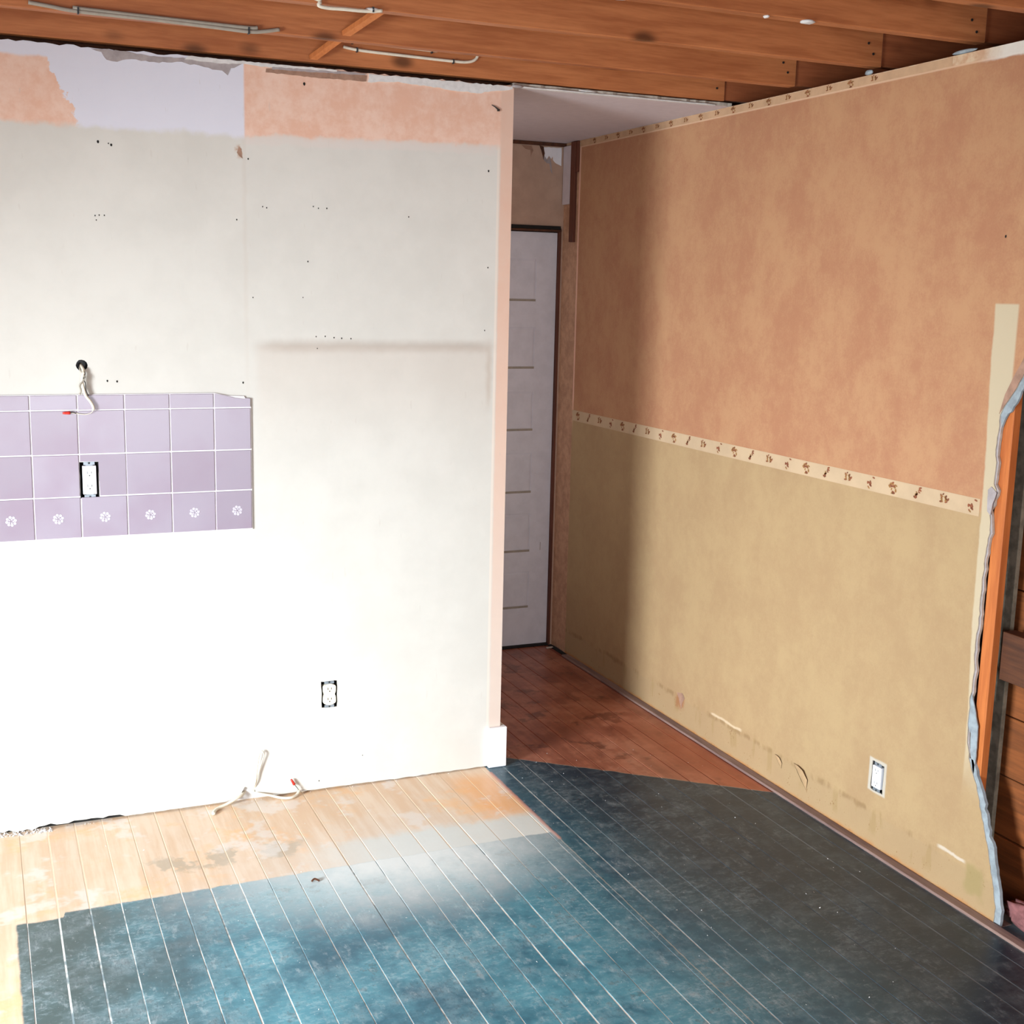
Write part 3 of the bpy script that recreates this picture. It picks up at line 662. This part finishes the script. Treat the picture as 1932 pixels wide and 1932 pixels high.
d1 = bpy.data.objects.new('door_1', None); COL.objects.link(d1); d1['kind'] = 'structure'; d1.location = (.46, D+.02, 0)
DL = Vector((.46, D+.02, 0))
def dbox(name, mat, par, *a, **kw): o = box(name, mat, par, *a, **kw); rel(o.data, DL); return o
yf = D+.016
bm = bmesh.new()
zt = [1.906, 1.585, 1.277, .978, .678, .386]; zb = [1.712, 1.392, 1.092, .786, .491, .206]; pxl, pxr = .185, .738
B(bm, .083, pxl, yf, yf+.035, .012, 2.030); B(bm, pxr, .8435, yf, yf+.035, .012, 2.030)
ed = [2.030]+[v for a, b in zip(zt, zb) for v in (a, b)]+[.012]
for k in range(0, len(ed), 2): B(bm, pxl, pxr, yf, yf+.035, ed[k+1], ed[k])
sl = put('door_slab', mk(bm), M['door'], d1); rel(sl.data, DL)
for a, b in zip(zt, zb):
    bm = bmesh.new()
    x0, x1, z0, z1 = pxl-.004, pxr+.004, b+.0012, a+.003
    y1, y0 = yf+.0035, yf+.0008
    o_ = [bm.verts.new(p) for p in ((x0, y1, z0-.006), (x1, y1, z0-.006), (x1, y1, z1), (x0, y1, z1))]
    m_ = .014
    i_ = [bm.verts.new(p) for p in ((x0+m_, y0, z0+m_*.55), (x1-m_, y0, z0+m_*.55), (x1-m_, y0, z1-m_), (x0+m_, y0, z1-m_))]
    for q in range(4): bm.faces.new([o_[q], o_[(q+1) % 4], i_[(q+1) % 4], i_[q]])
    bm.faces.new(i_)
    p_ = put('door_panel', mk(bm), M['door'], d1); rel(p_.data, DL)
    dbox('panel_shade_strip', M['cableg'], d1, pxl, pxr, yf-.0006, yf+.012, b-.005, b+.0055)  # grey strip paints the shade line below each panel
dbox('door_scratch', M['chip'], d1, .795, .798, yf-.0004, yf+.001, .49, .53)
# frame
t1 = bpy.data.objects.new('trim_1', None); COL.objects.link(t1); t1['kind'] = 'structure'
box('door_jamb', M['darkz'], t1, .8455, .8555, D-.004, D+.06, .0, 2.05, .001)
box('door_jamb', M['darkz'], t1, DX0-.008, .0815, D-.004, D+.06, .0, 2.05, .001)
box('door_head', M['dark'], t1, DX0-.008, .8555, D-.006, D+.06, 2.034, 2.044, .001)
box('door_head', M['black'], t1, DX0-.008, .850, D-.010, D+.0, 2.0445, 2.060, .001)
box('door_threshold', M['black'], t1, DX0, .8555, D-.002, D+.08, .0005, .010, .001)
box('hall_back', M['black'], t1, -.1, W, D+.105, D+.12, 0, 2.44)
# corner strips
stud('corner_post', M['darkz'], 1.262, 1.305, W-.0150, W-.0008, 1.985, 2.4385, 'dark brown upright strip at the top corner of the hall', 'wood strip')
stud('corner_post', M['darkz'], 1.2415, 1.2600, W-.0100, W-.0008, 2.30, 2.4385, 'short brown strip beside the longer one in the hall corner', 'wood strip')
stud('plaster_strip', M['ceil'], 1.315, 1.392, W-.012, W-.0008, 2.16, 2.425, 'pale plaster strip hanging at the top corner by the door', 'plaster strip')
# hall side wall and ceiling
box('wall_hall', M['far'], None, -.16, -.148, .113, D+.1, 0, 2.44, kind='structure')
cl = []
x = 0.0
while x < W-.002: cl.append((x, .002+random.uniform(-.003, .006))); x += .02
cl += [(W+.010, .003), (W+.010, D-.001), (-.147, D-.001), (-.147, .114), (0, .114)]
ceiling = sheet('ceiling', cl, [], .0125, lambda u, v, w: (u, v, H+.0005+w), [M['ceil'], M['gyp']], kind='structure')
pts = [(x_*.04+.0, .0+random.uniform(-.010, -.003)) for x_ in range(0, 21)]+[(.80, .012), (0, .012)]
sheet('ceiling_edge', pts, [], .004, lambda u, v, w: (u, v, H-.002+w), [M['chipw'], M['chipw']], ceiling, label='ragged white edge of the hall ceiling board')
box('subfloor_above', M['joist2'], ceiling, XS-.12, W+1.6, YB-.12, D+.12, 2.70, 2.72)
box('rim_board', M['dark'], ceiling, XS, W+1.6, .12, .135, 2.458, 2.70)
box('rim_board', M['dark'], ceiling, W+1.58, W+1.6, YB, .12, 2.44, 2.70)
box('rim_board', M['dark'], ceiling, W+.13, W+1.6, YB, .12, 2.43, 2.444)
box('partition_rim', M['dark'], wall_left, XS, -.013, .06, .10, 2.4405, 2.457)

# ------------------------------------------------------------ ceiling joists, running along x
order = ['directly above the cream wall', 'second from the cream wall', 'third from the cream wall', 'fourth from the cream wall', 'crossing the top right corner of the photo']
ends = [.841, .866, .898, .932, .90]
jt = 2.697
for i in range(13):
    y0 = -.4*i; e = ends[i] if i < 5 else .88+random.uniform(-.02, .04)
    lab = 'long brown ceiling joist '+order[i] if i < 5 else None
    def jo(nm, mat, x0, x1, ya, yb, z0, label):
        bm = bmesh.new(); B(bm, x0, x1, ya, yb, z0, jt, .002)
        # nails near the end
        o = put(nm, mk(bm), mat, None, category='joist')
        o['label'] = label if label else 'brown ceiling joist behind the camera'
        o['group'] = 'ceiling joists'
        return o
    if i > 5: break
    j = jo('ceiling_joist', M['joist'], XS, e, y0, y0+.038, 2.458+(.006 if i > 1 else 0)+(.010 if i == 3 else 0), lab if lab else 'brown ceiling joist nearest the camera, mostly above the frame')
    j2 = jo('ceiling_joist', M['joist2'], e+.0035, W+1.5, y0+.006, y0+.044, 2.462+(.006 if i > 1 else 0)+(.010 if i == 3 else 0), ['joist stub butted to the end of the joist above the cream wall', 'joist stub butted to the end of the second joist', 'joist stub butted to the end of the third joist', 'joist stub butted to the end of the fourth joist', 'joist stub behind the end of the fifth joist', 'joist stub behind the sixth joist, above the frame'][i])
    for q in range(2):
        bm = bmesh.new(); bmesh.ops.create_cone(bm, cap_ends=True, segments=8, radius1=.004, radius2=.004, depth=.002)
        for v in bm.verts: v.co = (e-.035-.02*q+v.co.x, y0-.001+v.co.z, 2.50+.03*q+v.co.y)
        put('nail', mk(bm), M['wire'], j)
# joists beyond the cream wall are hidden; rim closing the gap
# diagonal bridging
def brace(p, q, w, label):
    a, b = Vector(p), Vector(q); d = (b-a); n = Vector((1, 0, 0)); u = d.normalized().cross(n)
    bm = bmesh.new(); vs = []
    for e_ in (a, b):
        for s, t_ in ((-1, -1), (1, -1), (1, 1), (-1, 1)): vs.append(bm.verts.new(e_+n*s*w/2+u*t_*.010))
    for f in ((0, 1, 2, 3), (7, 6, 5, 4), (0, 4, 5, 1), (1, 5, 6, 2), (2, 6, 7, 3), (3, 7, 4, 0)): bm.faces.new([vs[k] for k in f])
    put('bridging_brace', mk(bm), M['brace'], None, label=label, category='brace', group='diagonal bridging between joists')
brace((-.700, -.012, 2.470), (-.440, -.350, 2.680), .024, 'diagonal wood brace between the first and second ceiling joists')
brace((-.705, -.412, 2.474), (-.420, -.748, 2.680), .024, 'diagonal wood brace between the second and third ceiling joists')
brace((-.330, -.012, 2.680), (-.590, -.350, 2.470), .024, 'crossing brace half hidden behind the second joist')
# cables stapled to the joists
def jcable(label, y, pts, staples, r=.0042, mat='cable', extra=()):
    c = thing('ceiling_cable', label, 'cable', loc=(pts[0][0], y, pts[0][1])); L = Vector((pts[0][0], y, pts[0][1]))
    for pp in (pts,)+tuple(extra): R_(mtube('cable_jacket', M[mat], c, [(a, y-r*1.1-(.0 if len(q_) < 1 else 0), b) for (a, b), q_ in zip(pp, [(1,)]*len(pp))], r), L)
    for a, b0, b1 in staples:
        s = box('staple', M['box'], c, a-.0022, a+.0022, y-r*2.4, y-.0003, b0, b1); rel(s.data, L)
jcable('two parallel pale cables stapled to the joist above the cream wall', .0, [(-.600, 2.513), (-.542, 2.507), (-.389, 2.504), (-.224, 2.502), (-.173, 2.504), (-.146, 2.514), (-.136, 2.533), (-.138, 2.56)], [(-.555, 2.500, 2.514), (-.57, 2.524, 2.538), (-.224, 2.494, 2.508), (-.30, 2.520, 2.538)], .005, 'cable', ([(-.575, 2.533), (-.50, 2.531), (-.40, 2.530), (-.30, 2.529), (-.275, 2.5315)],))
jcable('long thin grey cable stapled under the second ceiling joist', -.402, [(-1.56, 2.470), (-1.505, 2.4655), (-1.437, 2.460), (-1.241, 2.459), (-1.095, 2.456), (-.985, 2.453), (-.94, 2.458), (-.898, 2.467)], [(-1.437, 2.453, 2.470), (-.985, 2.446, 2.464)], .0055, 'cableg', ([(-1.45, 2.468), (-1.24, 2.465), (-1.0, 2.463), (-.96, 2.466)],))
jcable('short pale cable bend on the third ceiling joist', -.802, [(-.93, 2.480), (-.885, 2.470), (-.888, 2.458), (-.866, 2.454), (-.82, 2.4555), (-.767, 2.4565), (-.72, 2.462)], [(-.745, 2.455, 2.468)], .0048, 'cable')
# scraps of old ceiling plaster stuck to joist undersides
def blob(x, y, z, sx, sy, sz, mat, label, kk=0):
    bm = bmesh.new(); bmesh.ops.create_icosphere(bm, subdivisions=2, radius=1)
    for v in bm.verts:
        n_ = 1+.22*mn.noise(v.co*2.1+Vector((kk, 0, 0))); v.co = Vector((x+v.co.x*sx*n_, y+v.co.y*sy*n_, z+v.co.z*sz*n_))
    put('plaster_scrap', mk(bm, 'scrap', True), mat, None, label=label, category='plaster', group='plaster scraps under the joists')
blob(-.745, -.80, 2.4615, .020, .014, .007, M['chipw'], 'white plaster scrap stuck under the third joist beside the cable', 1)
blob(.33, -1.193, 2.4715, .022, .016, .0055, M['chipw'], 'white plaster scrap stuck under the fourth joist', 2)
blob(.20, -1.193, 2.4715, .008, .010, .004, M['chipw'], 'tiny white crumb stuck under the fourth joist', 3)
blob(-.233, -1.193, 2.4715, .026, .014, .005, M['chipw'], 'white plaster scrap under the fourth joist at top edge of the photo', 5)
blob(.871, -1.188, 2.447, .009, .050, .006, M['gypblue'], 'blue grey plaster scrap on the wall top below the fourth joist end', 6)
blob(.860, -.79, 2.447, .006, .018, .008, M['gypblue'], 'small grey scrap on the wall top below the third joist end', 7)
blob(.28, .006, 2.448, .04, .010, .004, M['chipw'], 'white scrap between the hall ceiling edge and joist', 8)
tr = random.Random(9)
for q, (x_, y_, w_) in enumerate(((.01, -.004, .025),)):
    blob(x_, y_, 2.441, .022, .012, .006, M['chip'], 'grey torn lump at the top corner of the partition', 11)

# ------------------------------------------------------------ unseen room shell with its windows
def wallbox(name, parts):
    bm = bmesh.new()
    for p in parts: B(bm, *p)
    return put(name, mk(bm), M['side'], None, kind='structure')
sy0, sy1, sz0, sz1 = -3.05, -1.80, .30, 1.60
wallbox('wall_side', [(XS-.12, XS, YB, sy0, 0, 2.72), (XS-.12, XS, sy1, .13, 0, 2.72), (XS-.12, XS, sy0, sy1, 0, sz0), (XS-.12, XS, sy0, sy1, sz1, 2.72)])
bx0, bx1, bz0, bz1 = -2.55, .35, .50, 1.90
wallbox('wall_back', [(XS, bx0, YB-.12, YB, 0, 2.72), (bx1, W+.2, YB-.12, YB, 0, 2.72), (bx0, bx1, YB-.12, YB, 0, bz0), (bx0, bx1, YB-.12, YB, bz1, 2.72)])
glass = NT('window_glass'); glass.b.inputs['Transmission Weight'].default_value = 1; glass.out((.95, .97, 1), .02)
for nm, (a, b, c, d, e, f), ax in (('window_1', (XS-.08, XS-.04, sy0, sy1, sz0, sz1), 'x'), ('window_2', (bx0, bx1, YB-.08, YB-.04, bz0, bz1), 'y')):
    r = bpy.data.objects.new(nm, None); COL.objects.link(r); r['kind'] = 'structure'
    bm = bmesh.new(); t_ = .045
    if ax == 'x':
        B(bm, a, b, c, c+t_, e, f); B(bm, a, b, d-t_, d, e, f); B(bm, a, b, c+t_, d-t_, e, e+t_); B(bm, a, b, c+t_, d-t_, f-t_, f)
        box('window_pane', glass.m, r, a+.018, a+.022, c+t_, d-t_, e+t_, f-t_)
    else:
        B(bm, a, a+t_, c, d, e, f); B(bm, b-t_, b, c, d, e, f); B(bm, a+t_, b-t_, c, d, e, e+t_); B(bm, a+t_, b-t_, c, d, f-t_, f)
        box('window_pane', glass.m, r, a+t_, b-t_, c+.018, c+.022, e+t_, f-t_)
    put('window_frame', mk(bm), M['white'], r)
